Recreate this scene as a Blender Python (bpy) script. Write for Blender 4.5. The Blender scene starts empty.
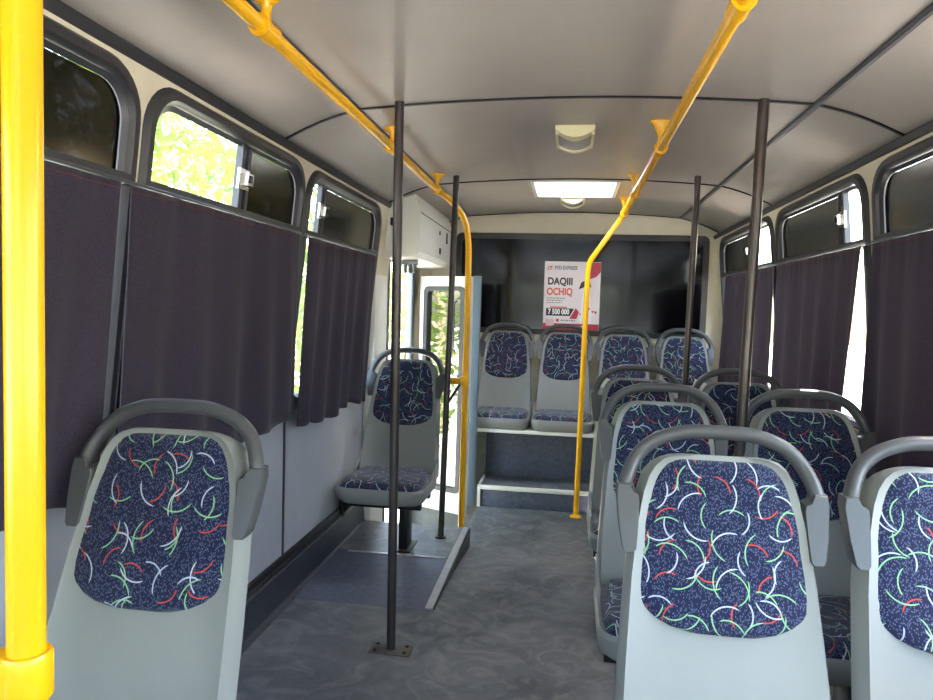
import bpy, bmesh, math, random
from mathutils import Vector, Matrix
random.seed(7)
C = bpy.context.scene.collection
PI = math.pi

# ---------------------------------------------------------------- camera
CAMH = 1.25
F = 700.0
yv = Vector((569 - 466.5, 350 - 312, F)).normalized()
rl = math.radians(1.7)
zv = Vector((math.sin(rl), math.cos(rl), 0.0)); zv.z = -(zv.x*yv.x + zv.y*yv.y)/yv.z; zv.normalize()
xv = zv.cross(yv) if zv.cross(yv).x > 0 else yv.cross(zv)
cam_d = bpy.data.cameras.new('camera'); cam = bpy.data.objects.new('camera', cam_d); C.objects.link(cam)
right = Vector((xv.x, yv.x, zv.x)); up = Vector((xv.y, yv.y, zv.y)); fwd = Vector((xv.z, yv.z, zv.z))
m = Matrix((right, up, -fwd)).transposed().to_4x4(); m.translation = Vector((0, 0, CAMH))
cam.matrix_world = m
cam_d.sensor_width = 36; cam_d.lens = 36*F/933; cam_d.clip_start = 0.05; cam_d.clip_end = 300
bpy.context.scene.camera = cam

# ---------------------------------------------------------------- sky, sun, exposure
W = bpy.data.worlds.new('sky'); bpy.context.scene.world = W; W.use_nodes = True
wn = W.node_tree; wn.nodes.clear()
wo = wn.nodes.new('ShaderNodeOutputWorld'); wb = wn.nodes.new('ShaderNodeBackground')
sk = wn.nodes.new('ShaderNodeTexSky'); sk.sky_type = 'NISHITA'; sk.sun_disc = False
sk.sun_elevation = math.radians(58); sk.sun_rotation = math.radians(60); sk.air_density = 1.4; sk.dust_density = 4.0
wn.links.new(sk.outputs[0], wb.inputs[0]); wb.inputs[1].default_value = 1.0
wn.links.new(wb.outputs[0], wo.inputs[0])
sd = bpy.data.lights.new('sun', 'SUN'); sd.energy = 9; sd.angle = math.radians(0.6); sd.color = (1, .96, .88)
sun = bpy.data.objects.new('sun', sd); C.objects.link(sun)
sun.rotation_euler = Vector((-0.31, -0.46, -0.8)).to_track_quat('-Z', 'Y').to_euler()
vs = bpy.context.scene.view_settings
vs.view_transform = 'Standard'; vs.look = 'None'; vs.gamma = 1; vs.use_curve_mapping = False
vs.exposure = 1.62
bpy.context.scene.cycles.max_bounces = 12; bpy.context.scene.cycles.diffuse_bounces = 7
bpy.context.scene.cycles.transparent_max_bounces = 24
bpy.context.scene.cycles.use_denoising = True
bpy.context.scene.cycles.sample_clamp_indirect = 8

# ---------------------------------------------------------------- materials
def lin(c): return tuple(((v/255)/12.92 if v/255 <= .04045 else ((v/255+.055)/1.055)**2.4) for v in c)
def mat(name, rgb, rough=.5, metal=0, noise=0, nscale=8, bump=0, bscale=60, spec=.5, stretch=(1, 1, 1)):
    M = bpy.data.materials.new(name); M.use_nodes = True
    nt = M.node_tree; p = nt.nodes['Principled BSDF']
    col = lin(rgb)
    p.inputs['Base Color'].default_value = (*col, 1)
    p.inputs['Roughness'].default_value = rough; p.inputs['Metallic'].default_value = metal
    p.inputs['Specular IOR Level'].default_value = spec
    tc = nt.nodes.new('ShaderNodeTexCoord')
    mp = nt.nodes.new('ShaderNodeMapping'); mp.inputs['Scale'].default_value = stretch
    nt.links.new(tc.outputs['Object'], mp.inputs[0])
    if noise:
        n = nt.nodes.new('ShaderNodeTexNoise'); n.inputs['Scale'].default_value = nscale
        n.inputs['Detail'].default_value = 6; n.inputs['Roughness'].default_value = .65
        nt.links.new(mp.outputs[0], n.inputs['Vector'])
        r = nt.nodes.new('ShaderNodeValToRGB'); r.color_ramp.elements[0].position = .3; r.color_ramp.elements[1].position = .7
        r.color_ramp.elements[0].color = (*[max(0, c*(1-noise)) for c in col], 1)
        r.color_ramp.elements[1].color = (*[min(1, c*(1+noise)) for c in col], 1)
        nt.links.new(n.outputs[0], r.inputs[0]); nt.links.new(r.outputs[0], p.inputs['Base Color'])
    if bump:
        b = nt.nodes.new('ShaderNodeBump'); b.inputs['Strength'].default_value = bump; b.inputs['Distance'].default_value = .004
        n2 = nt.nodes.new('ShaderNodeTexNoise'); n2.inputs['Scale'].default_value = bscale; n2.inputs['Detail'].default_value = 3
        nt.links.new(mp.outputs[0], n2.inputs['Vector']); nt.links.new(n2.outputs[0], b.inputs['Height'])
        nt.links.new(b.outputs[0], p.inputs['Normal'])
    return M

M_ceil = mat('ceiling_vinyl', (176, 168, 160), .38, noise=.06, nscale=3, bump=.25, bscale=9)
M_cream = mat('cream_paint', (212, 204, 182), .45, noise=.04)
M_wallp = mat('grey_wall_panel', (160, 163, 172), .4, noise=.05, nscale=5)
M_rubber = mat('black_rubber', (46, 46, 50), .42, noise=.15, nscale=20)
M_trim = mat('dark_trim', (52, 54, 60), .4, noise=.1)
M_alu = mat('grey_aluminium', (120, 124, 128), .35, metal=.8, noise=.1)
M_dark = mat('dark_metal', (30, 28, 30), .35, metal=.3)
M_yel = mat('yellow_paint', (238, 174, 10), .25)
M_pole = mat('brown_black_pole_paint', (70, 64, 64), .32, metal=.5, noise=.25, nscale=25, stretch=(1, 1, .3))
M_poleg = mat('grey_pole_paint', (88, 80, 78), .3, metal=.6, noise=.25, nscale=25, stretch=(1, 1, .3))
M_shell = mat('grey_seat_plastic', (136, 138, 136), .36, noise=.03, nscale=6)
M_handle = mat('dark_grey_handle_plastic', (76, 77, 80), .4, noise=.03)
M_white = mat('white_paint', (225, 224, 216), .4, noise=.03)
M_blue = mat('pale_blue_grey_paint', (92, 108, 120), .4, noise=.04)
M_step = mat('step_covering', (84, 90, 106), .6, noise=.3, nscale=40)
M_step2 = mat('stepwell_covering', (120, 120, 112), .6, noise=.15, nscale=20)
M_stripb = mat('bright_edge_strip', (176, 176, 178), .35, metal=.5, noise=.15, nscale=30)
M_lampc = mat('cream_lamp_plastic', (226, 218, 176), .35)
M_lampd = mat('lamp_diffuser_plastic', (170, 168, 176), .25, noise=.1, nscale=60, stretch=(6, .3, 1))
M_ground = mat('pale_paving', (190, 184, 172), .9, noise=.12, nscale=2)
M_bark = mat('tree_bark', (150, 134, 104), .8, noise=.3, nscale=12)
M_chrome = mat('chrome', (200, 200, 200), .2, metal=.9)

def floor_mat():
    M = bpy.data.materials.new('grey_linoleum'); M.use_nodes = True; nt = M.node_tree; p = nt.nodes['Principled BSDF']
    tc = nt.nodes.new('ShaderNodeTexCoord')
    a = nt.nodes.new('ShaderNodeTexNoise'); a.inputs['Scale'].default_value = 2.6; a.inputs['Detail'].default_value = 9; a.inputs['Roughness'].default_value = .68; a.inputs['Distortion'].default_value = .7
    nt.links.new(tc.outputs['Object'], a.inputs['Vector'])
    r = nt.nodes.new('ShaderNodeValToRGB')
    r.color_ramp.elements[0].position = .33; r.color_ramp.elements[0].color = (*lin((60, 64, 72)), 1)
    r.color_ramp.elements[1].position = .68; r.color_ramp.elements[1].color = (*lin((112, 115, 120)), 1)
    nt.links.new(a.outputs[0], r.inputs[0])
    # dirty scuffs in curved smears
    w = nt.nodes.new('ShaderNodeTexNoise'); w.inputs['Scale'].default_value = 7; w.inputs['Detail'].default_value = 8; w.inputs['Distortion'].default_value = 2.2
    nt.links.new(tc.outputs['Object'], w.inputs['Vector'])
    r2 = nt.nodes.new('ShaderNodeValToRGB'); r2.color_ramp.elements[0].position = .47; r2.color_ramp.elements[1].position = .62
    r2.color_ramp.elements[0].color = (0, 0, 0, 1); r2.color_ramp.elements[1].color = (.32, .32, .32, 1)
    nt.links.new(w.outputs[0], r2.inputs[0])
    mx = nt.nodes.new('ShaderNodeMixRGB'); mx.blend_type = 'MIX'; mx.inputs[2].default_value = (*lin((146, 146, 142)), 1)
    nt.links.new(r2.outputs[0], mx.inputs[0]); nt.links.new(r.outputs[0], mx.inputs[1])
    nt.links.new(mx.outputs[0], p.inputs['Base Color'])
    p.inputs['Roughness'].default_value = .45
    b = nt.nodes.new('ShaderNodeBump'); b.inputs['Strength'].default_value = .3; b.inputs['Distance'].default_value = .01
    nt.links.new(w.outputs[0], b.inputs['Height']); nt.links.new(b.outputs[0], p.inputs['Normal'])
    return M
M_floor = floor_mat()
M_kick = mat('navy_kick_covering', (42, 46, 57), .4, noise=.25, nscale=14)

def glass_mat(name, tint, gloss=(.9, .9, .9), rough=.03, f0=.04, f90=1.0):
    M = bpy.data.materials.new(name); M.use_nodes = True; nt = M.node_tree; nt.nodes.clear()
    o = nt.nodes.new('ShaderNodeOutputMaterial'); t = nt.nodes.new('ShaderNodeBsdfTransparent'); t.inputs[0].default_value = (*tint, 1)
    g = nt.nodes.new('ShaderNodeBsdfGlossy'); g.inputs['Roughness'].default_value = rough; g.inputs[0].default_value = (*gloss, 1)
    lw = nt.nodes.new('ShaderNodeLayerWeight'); lw.inputs[0].default_value = .5
    pw = nt.nodes.new('ShaderNodeMath'); pw.operation = 'POWER'; pw.inputs[1].default_value = 5; nt.links.new(lw.outputs['Facing'], pw.inputs[0])
    ma = nt.nodes.new('ShaderNodeMath'); ma.operation = 'MULTIPLY_ADD'; ma.inputs[1].default_value = f90-f0; ma.inputs[2].default_value = f0
    nt.links.new(pw.outputs[0], ma.inputs[0])
    mx = nt.nodes.new('ShaderNodeMixShader')
    nt.links.new(ma.outputs[0], mx.inputs[0]); nt.links.new(t.outputs[0], mx.inputs[1]); nt.links.new(g.outputs[0], mx.inputs[2])
    nt.links.new(mx.outputs[0], o.inputs[0]); return M
M_clear = glass_mat('clear_glass', (.93, .96, .94))
M_tint = glass_mat('black_tinted_glass', (.003, .003, .003), gloss=(.8, .74, .68), rough=.16, f0=.05)
M_film = glass_mat('black_rear_window_film', (.004, .004, .006), gloss=(.74, .82, 1.0), rough=.10, f0=.05)
M_cleard = glass_mat('door_glass', (.25, .27, .25), rough=.02, f0=.3)

def frosted():
    M = bpy.data.materials.new('milky_hatch_plastic'); M.use_nodes = True; nt = M.node_tree; nt.nodes.clear()
    o = nt.nodes.new('ShaderNodeOutputMaterial'); t = nt.nodes.new('ShaderNodeBsdfTranslucent'); t.inputs[0].default_value = (.9, .93, .95, 1)
    g = nt.nodes.new('ShaderNodeBsdfTransparent'); g.inputs[0].default_value = (.9, .95, 1, 1)
    mx = nt.nodes.new('ShaderNodeMixShader'); mx.inputs[0].default_value = .0
    nt.links.new(t.outputs[0], mx.inputs[1]); nt.links.new(g.outputs[0], mx.inputs[2]); nt.links.new(mx.outputs[0], o.inputs[0]); return M
M_hatch = frosted()

def curtain_mat(name, rgb, trans):
    M = bpy.data.materials.new(name); M.use_nodes = True; nt = M.node_tree
    p = nt.nodes['Principled BSDF']; o = nt.nodes['Material Output']
    tc = nt.nodes.new('ShaderNodeTexCoord'); n = nt.nodes.new('ShaderNodeTexNoise'); n.inputs['Scale'].default_value = 220; n.inputs['Detail'].default_value = 2
    nt.links.new(tc.outputs['Object'], n.inputs['Vector'])
    r = nt.nodes.new('ShaderNodeValToRGB'); c = lin(rgb)
    r.color_ramp.elements[0].position = .35; r.color_ramp.elements[0].color = (*[v*.75 for v in c], 1)
    r.color_ramp.elements[1].position = .65; r.color_ramp.elements[1].color = (*[v*1.25 for v in c], 1)
    nt.links.new(n.outputs[0], r.inputs[0]); nt.links.new(r.outputs[0], p.inputs['Base Color'])
    p.inputs['Roughness'].default_value = .95; p.inputs['Specular IOR Level'].default_value = .1
    p.inputs['Sheen Weight'].default_value = .1
    tr = nt.nodes.new('ShaderNodeBsdfTranslucent'); tr.inputs[0].default_value = (*[v*trans for v in lin((140, 120, 134))], 1)
    ad = nt.nodes.new('ShaderNodeAddShader')
    nt.links.new(p.outputs[0], ad.inputs[0]); nt.links.new(tr.outputs[0], ad.inputs[1]); nt.links.new(ad.outputs[0], o.inputs[0]); return M
M_curt = curtain_mat('dark_purple_curtain_cloth', (54, 49, 63), .10)

def fabric():
    M = bpy.data.materials.new('blue_patterned_seat_fabric'); M.use_nodes = True; nt = M.node_tree; p = nt.nodes['Principled BSDF']
    N = nt.nodes.new; L = nt.links.new
    uv = N('ShaderNodeUVMap'); uv.uv_map = 'UVMap'
    oi = N('ShaderNodeObjectInfo')
    def mth(op, a, b=None, c=None):
        n = N('ShaderNodeMath'); n.operation = op
        for i, v in enumerate((a, b, c)):
            if v is None: continue
            if isinstance(v, (int, float)): n.inputs[i].default_value = v
            else: L(v, n.inputs[i])
        return n.outputs[0]
    def vm(op, a, b):
        n = N('ShaderNodeVectorMath'); n.operation = op
        for i, v in enumerate((a, b)):
            if isinstance(v, tuple): n.inputs[i].default_value = v
            else: L(v, n.inputs[i])
        return n
    rnd = N('ShaderNodeCombineXYZ'); L(mth('MULTIPLY', oi.outputs['Random'], 7.3), rnd.inputs[0]); L(mth('MULTIPLY', oi.outputs['Random'], 3.1), rnd.inputs[1])
    base = vm('ADD', uv.outputs[0], rnd.outputs[0]).outputs[0]
    # woven speckle
    vo = N('ShaderNodeTexVoronoi'); vo.voronoi_dimensions = '2D'; vo.inputs['Scale'].default_value = 1
    st = vm('MULTIPLY', base, (330.0, 190.0, 1.0)).outputs[0]; L(st, vo.inputs['Vector'])
    sepc = N('ShaderNodeSeparateColor'); L(vo.outputs['Color'], sepc.inputs[0])
    sp = mth('MULTIPLY', mth('LESS_THAN', vo.outputs['Distance'], .36), mth('GREATER_THAN', sepc.outputs[0], .45))
    m0 = N('ShaderNodeMixRGB'); m0.inputs[1].default_value = (*lin((18, 24, 58)), 1); m0.inputs[2].default_value = (*lin((104, 116, 146)), 1)
    L(mth('MULTIPLY', sp, .5), m0.inputs[0])
    col = m0.outputs[0]
    layers = [(15.5, (0.3, 5.1, 0), (186, 66, 50), .52, .42), (15, (9.7, 2.2, 0), (132, 180, 132), .56, .34), (14, (3.1, 8.9, 0), (178, 186, 200), .6, .36),
              (13.5, (17.3, 1.7, 0), (170, 180, 200), .45, .36), (14.5, (21.9, 11.2, 0), (132, 180, 136), .66, .3)]
    for sc, off, rgb, rad, thr in layers:
        v = vm('ADD', vm('MULTIPLY', base, (sc, sc, 1.0)).outputs[0], off).outputs[0]
        t = N('ShaderNodeTexVoronoi'); t.voronoi_dimensions = '2D'; t.inputs['Scale'].default_value = 1; t.inputs['Randomness'].default_value = .55
        L(v, t.inputs['Vector'])
        sc_ = N('ShaderNodeSeparateColor'); L(t.outputs['Color'], sc_.inputs[0])
        ang = mth('MULTIPLY', sc_.outputs[0], 2*PI)
        d = N('ShaderNodeCombineXYZ'); L(mth('COSINE', ang), d.inputs[0]); L(mth('SINE', ang), d.inputs[1])
        loc = vm('SUBTRACT', v, t.outputs['Position']).outputs[0]
        sl = N('ShaderNodeVectorMath'); sl.operation = 'SCALE'; L(d.outputs[0], sl.inputs[0]); sl.inputs[3].default_value = rad*.9
        q = vm('ADD', loc, sl.outputs[0]).outputs[0]
        ln = N('ShaderNodeVectorMath'); ln.operation = 'LENGTH'; L(q, ln.inputs[0]); R = ln.outputs[1]
        dt = N('ShaderNodeVectorMath'); dt.operation = 'DOT_PRODUCT'; L(q, dt.inputs[0]); L(d.outputs[0], dt.inputs[1])
        cs = mth('DIVIDE', dt.outputs[1], R)
        # stroke tapers toward its tips
        wid = mth('MULTIPLY', mth('SUBTRACT', cs, .70), .16)
        wid = mth('MINIMUM', wid, .020)
        ring = mth('LESS_THAN', mth('ABSOLUTE', mth('SUBTRACT', R, rad)), wid)
        keep = mth('LESS_THAN', sc_.outputs[1], thr+.30)
        msk = mth('MULTIPLY', ring, keep)
        mm = N('ShaderNodeMixRGB'); L(msk, mm.inputs[0]); L(col, mm.inputs[1]); mm.inputs[2].default_value = (*lin(rgb), 1)
        col = mm.outputs[0]
    L(col, p.inputs['Base Color']); p.inputs['Roughness'].default_value = .85; p.inputs['Specular IOR Level'].default_value = .25
    p.inputs['Sheen Weight'].default_value = .25
    return M
M_fab = fabric()

def leaf_mat(name, rgb):
    M = bpy.data.materials.new(name); M.use_nodes = True; nt = M.node_tree
    p = nt.nodes['Principled BSDF']; o = nt.nodes['Material Output']; p.inputs['Base Color'].default_value = (*lin(rgb), 1); p.inputs['Roughness'].default_value = .5
    tc = nt.nodes.new('ShaderNodeTexCoord'); n = nt.nodes.new('ShaderNodeTexNoise'); n.inputs['Scale'].default_value = 3; nt.links.new(tc.outputs['Object'], n.inputs['Vector'])
    r = nt.nodes.new('ShaderNodeValToRGB'); c = lin(rgb)
    r.color_ramp.elements[0].position = .35; r.color_ramp.elements[0].color = (*[v*.6 for v in c], 1)
    r.color_ramp.elements[1].position = .65; r.color_ramp.elements[1].color = (*[min(1, v*1.3) for v in c], 1)
    nt.links.new(n.outputs[0], r.inputs[0]); nt.links.new(r.outputs[0], p.inputs['Base Color'])
    tr = nt.nodes.new('ShaderNodeBsdfTranslucent'); nt.links.new(r.outputs[0], tr.inputs[0])
    mx = nt.nodes.new('ShaderNodeMixShader'); mx.inputs[0].default_value = .4
    nt.links.new(p.outputs[0], mx.inputs[1]); nt.links.new(tr.outputs[0], mx.inputs[2]); nt.links.new(mx.outputs[0], o.inputs[0]); return M
M_leaf = leaf_mat('green_leaves', (112, 134, 58)); M_leaf2 = leaf_mat('deep_green_leaves', (86, 118, 56))

# ---------------------------------------------------------------- mesh helpers
def link(name, bm, m, parent=None, smooth=True, loc=None, auto=None):
    me = bpy.data.meshes.new(name); bmesh.ops.recalc_face_normals(bm, faces=bm.faces) if auto is None else None
    bm.to_mesh(me); bm.free()
    o = bpy.data.objects.new(name, me); C.objects.link(o)
    me.materials.append(m)
    if smooth:
        for p_ in me.polygons: p_.use_smooth = True
        me.set_sharp_from_angle(angle=math.radians(38))
    if parent: o.parent = parent
    if loc: o.location = loc
    return o
def thing(name, label, cat, loc=(0, 0, 0), rotz=0, group=None):
    o = bpy.data.objects.new(name, None); C.objects.link(o); o.location = loc; o.rotation_euler = (0, 0, rotz)
    o['label'] = label; o['category'] = cat
    if group: o['group'] = group
    return o
def tag(o, label, cat, group=None, kind=None):
    o['label'] = label; o['category'] = cat
    if group: o['group'] = group
    if kind: o['kind'] = kind
    return o
def struct(o, label=None):
    o['kind'] = 'structure'
    if label: o['label'] = label; o['category'] = label.split()[-1]
    return o
def box(bm, lo, hi, bev=0, seg=2, rot=None):
    r = bmesh.ops.create_cube(bm, size=1); vs_ = r['verts']
    s = [hi[i]-lo[i] for i in range(3)]; c = Vector([(hi[i]+lo[i])/2 for i in range(3)])
    for v in vs_: v.co = Vector((v.co.x*s[0], v.co.y*s[1], v.co.z*s[2]))
    if bev:
        es = list({e for v in vs_ for e in v.link_edges})
        r2 = bmesh.ops.bevel(bm, geom=es, offset=bev, segments=seg, affect='EDGES', profile=.5)
        vs_ = list({v for f in r2['faces'] for v in f.verts} | {v for v in vs_ if v.is_valid})
    if rot is not None:
        for v in vs_: v.co = rot @ v.co
    for v in vs_: v.co += c
    return vs_
def newbox(name, lo, hi, m, parent=None, bev=.003, rot=None):
    bm = bmesh.new(); box(bm, lo, hi, bev, rot=rot); return link(name, bm, m, parent)
def tube(bm, pts, r, n=16, caps=True, sx=1, sy=1, upv=None):
    pts = [Vector(p_) for p_ in pts]; rings = []; prev = None
    for i, p_ in enumerate(pts):
        t = (pts[min(i+1, len(pts)-1)] - pts[max(i-1, 0)]).normalized()
        if prev is None:
            a = Vector(upv) if upv else (Vector((0, 1, 0)) if abs(t.y) < .9 else Vector((0, 0, 1)))
        else: a = prev
        a = (a - t*a.dot(t)).normalized(); b = t.cross(a); prev = a
        rr = r[i] if isinstance(r, (list, tuple)) else r
        rings.append([bm.verts.new(p_ + (a*math.cos(2*PI*k/n)*sx + b*math.sin(2*PI*k/n)*sy)*rr) for k in range(n)])
    for i in range(len(rings)-1):
        for k in range(n):
            bm.faces.new((rings[i][k], rings[i][(k+1) % n], rings[i+1][(k+1) % n], rings[i+1][k]))
    if caps: bm.faces.new(rings[0][::-1]); bm.faces.new(rings[-1])
def newtube(name, pts, r, m, parent=None, n=16, **k):
    bm = bmesh.new(); tube(bm, pts, r, n, **k); return link(name, bm, m, parent)
def prism(bm, poly, axis, a, b):
    """extrude a closed 2-D outline along an axis (0,1,2) from a to b"""
    def mk(p_, t):
        if axis == 0: return (t, p_[0], p_[1])
        if axis == 1: return (p_[0], t, p_[1])
        return (p_[0], p_[1], t)
    A = [bm.verts.new(mk(p_, a)) for p_ in poly]; B = [bm.verts.new(mk(p_, b)) for p_ in poly]; n = len(poly)
    for i in range(n): bm.faces.new((A[i], A[(i+1) % n], B[(i+1) % n], B[i]))
    bm.faces.new(A[::-1]); bm.faces.new(B)
def smoothpath(pts, sub=6):
    P = [Vector(p_) for p_ in pts]; out = []
    for i in range(len(P)-1):
        p0, p1, p2, p3 = P[max(i-1, 0)], P[i], P[i+1], P[min(i+2, len(P)-1)]
        for k in range(sub):
            t = k/sub
            out.append(.5*((2*p1)+(-p0+p2)*t+(2*p0-5*p1+4*p2-p3)*t*t+(-p0+3*p1-3*p2+p3)*t**3))
    out.append(P[-1]); return out
def lerp_tab(tab, x):
    for (a, va), (b, vb) in zip(tab, tab[1:]):
        if (a <= x <= b) or (b <= x <= a): return va + (vb-va)*(x-a)/(b-a)
    return tab[0][1] if abs(x-tab[0][0]) < abs(x-tab[-1][0]) else tab[-1][1]
def copy_tree(o, parent=None):
    c = o.copy(); C.objects.link(c); c.parent = parent
    for ch in [k for k in bpy.data.objects if k.parent == o]: copy_tree(ch, c)
    return c

# ---------------------------------------------------------------- bus body
YF, YR = -2.6, 5.45
def wx(z): return 1.15 - .1*max(0., z-.85)
def rrect(y0, y1, z0, z1, r, n=7):
    pts = []
    for cy_, cz_, a0 in ((y1-r, z1-r, 0), (y0+r, z1-r, 90), (y0+r, z0+r, 180), (y1-r, z0+r, 270)):
        for k in range(n+1):
            a = math.radians(a0+90*k/n); pts.append((cy_+r*math.cos(a), cz_+r*math.sin(a)))
    return pts
WZ0, WZ1 = .82, 1.808
left_w = [(-2.45, -1.72), (-1.68, -.62), (-.58, .48), (.52, 1.616), (1.634, 2.692), (2.716, 3.83)]
right_w = [(-2.45, -1.75), (-1.71, -.62), (-.58, .5), (.54, 1.6), (1.64, 2.715), (2.762, 3.9), (3.945, 5.27)]
ZC = 1.838
def side_wall(name, s, wins, y_end, doors=()):
    bm = bmesh.new()
    def V(y, z, off=0): return bm.verts.new((s*(wx(z)+off), y, z))
    # window bays
    prev = YF
    bounds = []
    for i, (a, b) in enumerate(wins):
        e = (b+wins[i+1][0])/2 if i+1 < len(wins) else (b+.02 if y_end > b+.3 else y_end)
        bounds.append((prev, e)); prev = e
    for (a, b), (lo, hi) in zip(wins, bounds):
        pts = rrect(a+.01, b-.01, WZ0+.01, WZ1-.01, .115)
        out = []
        n = len(pts)//4
        for i, (y, z) in enumerate(pts):
            q = i//n; k = i % n; m_ = n-1
            # spread the outer points along the rectangle's corner
            cy_, cz_ = [(hi, ZC), (lo, ZC), (lo, .8), (hi, .8)][q]
            if k < m_/2:
                out.append((cy_, z) if q in (0, 2) else (y, cz_))
            elif k > m_/2:
                out.append((y, cz_) if q in (0, 2) else (cy_, z))
            else: out.append((cy_, cz_))
        if True:
            fix = []
            for i, (y, z) in enumerate(out):
                q = i//n; k = i % n
                cy_, cz_ = [(hi, ZC), (lo, ZC), (lo, .8), (hi, .8)][q]
                fix.append((y, z))
            out = fix
        A = [V(*p_) for p_ in pts]; B = [V(*p_) for p_ in out]
        A2 = [V(*p_, .04) for p_ in pts]; B2 = [V(*p_, .04) for p_ in out]
        N_ = len(A)
        for i in range(N_):
            j = (i+1) % N_
            for P_, Q_, off in ((A, B, 0), (A2, B2, .04)):
                if (Q_[i].co-Q_[j].co).length < 1e-6: bm.faces.new((P_[i], P_[j], Q_[i]))
                elif i % n == (n-1)//2:      # the rectangle's own corner
                    q = i//n; c_ = V(*[(hi, ZC), (lo, ZC), (lo, .8), (hi, .8)][q], off)
                    bm.faces.new((P_[i], P_[j], Q_[j], c_, Q_[i]))
                else: bm.faces.new((P_[i], P_[j], Q_[j], Q_[i]))
            bm.faces.new((A[i], A[j], A2[j], A2[i]))
    last = bounds[-1][1]
    if y_end > last+.01:
        segs = [(last, doors[0], None), (doors[0], doors[1], 'door'), (doors[1], y_end, None)] if doors else [(last, y_end, None)]
        for a, b, k in segs:
            zs = [1.53, ZC] if k else [.8, ZC]
            for off in (0, .04):
                bm.faces.new([V(a, zs[0], off), V(b, zs[0], off), V(b, zs[1], off), V(a, zs[1], off)])
    o = link(name, bm, M_cream, smooth=False, auto=False)
    struct(o)
    # lower panels
    bm = bmesh.new()
    ya = YF
    segs = [(YF, doors[0]), (doors[1], y_end)] if doors else [(YF, y_end)]
    for a, b in segs: box(bm, (min(s*1.15, s*1.18), a, -.12), (max(s*1.15, s*1.18), b, .81))
    lp = link('lower_panel', bm, M_wallp, o)
    return o
WL = side_wall('wall_left', -1, left_w, 5.45, (4.14, 5.0))
WR = side_wall('wall_right', 1, right_w, 5.45)
# panel joints
k = 0
for s, js in ((-1, (.55, 1.64, 2.74, 3.9)), (1, (.5, 1.6, 2.72, 3.9))):
    bm = bmesh.new()
    for y in js: box(bm, (s*1.15-.004, y-.007, .2), (s*1.15+.004, y+.007, .81))
    link('panel_joint', bm, M_rubber, WL if s < 0 else WR)

# rear wall with rear window opening
RW = (-.86, .985, 1.1, 1.815)
bm = bmesh.new()
for lo, hi in (((-1.2, -.2), (1.2, RW[2])), ((-1.2, RW[2]), (RW[0], RW[3])), ((RW[1], RW[2]), (1.2, RW[3])), ((-1.2, RW[3]), (1.2, 2.02))):
    box(bm, (lo[0], YR, lo[1]), (hi[0], YR+.04, hi[1]))
WB = struct(link('wall_rear', bm, M_cream, smooth=False))
bm = bmesh.new()   # front wall with windscreen opening
for lo, hi in (((-1.2, -.2), (1.2, .72)), ((-1.2, .72), (-1.08, 1.78)), ((1.08, .72), (1.2, 1.78)), ((-1.2, 1.78), (1.2, 2.02))):
    box(bm, (lo[0], YF-.04, lo[1]), (hi[0], YF, hi[1]))
struct(link('wall_front', bm, M_cream, smooth=False))

# ceiling
def cz(x):
    ax = abs(x)
    if ax <= .77: return 1.982 - .034*(ax/.77)**2
    return 1.948 - (ax-.77)/(1.056-.77)*(1.948-ZC) + .012*math.sin(PI*(ax-.77)/(1.056-.77))
HX0, HX1, HY0, HY1 = -.222, .236, 3.96, 4.46
YC = 5.24
xs = sorted(set([-1.056+.286*i/6 for i in range(7)] + [-.77+1.54*i/16 for i in range(17)] + [.77+.286*i/6 for i in range(7)] + [HX0, HX1]))
ys = [YF, 0, 2.45, HY0, HY1, YC]
bm = bmesh.new()
g = [[bm.verts.new((x, y, cz(x))) for y in ys] for x in xs]
for i in range(len(xs)-1):
    for j in range(len(ys)-1):
        if xs[i] >= HX0-1e-4 and xs[i+1] <= HX1+1e-4 and ys[j] == HY0: continue
        bm.faces.new((g[i][j], g[i+1][j], g[i+1][j+1], g[i][j+1]))
ce = struct(link('ceiling', bm, M_ceil))
sl = ce.modifiers.new('thick', 'SOLIDIFY'); sl.thickness = .02; sl.offset = 1
# rear cove from ceiling to rear wall
bm = bmesh.new()
rows = []
for k in range(7):
    t = k/6
    rows.append([bm.verts.new((x, YC+(YR-YC)*t, cz(x)+(min(cz(x), 1.838)-cz(x))*(t**1.6))) for x in xs])
for k in range(6):
    for i in range(len(xs)-1): bm.faces.new((rows[k][i], rows[k][i+1], rows[k+1][i+1], rows[k+1][i]))
struct(link('trim_1', bm, M_cream))

# ceiling grooves / strips
def cross_strip(name, y, w=.012):
    bm = bmesh.new(); N_ = len(xs)
    for dz in (0,):
        a = [[bm.verts.new((x, y+d, cz(x)-h)) for x in xs] for d, h in ((-w/2, .0), (-w/2, .006), (w/2, .006), (w/2, .0))]
        for r_ in range(3):
            for i in range(N_-1): bm.faces.new((a[r_][i], a[r_][i+1], a[r_+1][i+1], a[r_+1][i]))
    return struct(link(name, bm, M_dark))
cross_strip('trim_2', .9); cross_strip('trim_3', 2.45); cross_strip('trim_4', 3.93); cross_strip('trim_5', YC, .016); cross_strip('trim_14', -.9)
for i, s in enumerate((-1, 1)):
    bm = bmesh.new(); z = cz(.77)
    box(bm, (s*.77-.012, YF, z-.008), (s*.77+.012, YC, z+.002), .002)
    t = struct(link('trim_%d' % (6+i), bm, M_trim))
    bm = bmesh.new()
    box(bm, (s*.77-.004, YF, z-.011), (s*.77+.004, YC, z-.006), .001)
    link('centre_rib', bm, M_alu, t)
    # cornice channel along the top of each side wall
    bm = bmesh.new()
    prism(bm, [(s*1.058, 1.818), (s*1.046, 1.822), (s*1.036, 1.842), (s*1.046, 1.858), (s*1.064, 1.856)], 1, YF, YR)
    struct(link('trim_%d' % (8+i), bm, M_rubber if s < 0 else M_trim))

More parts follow.
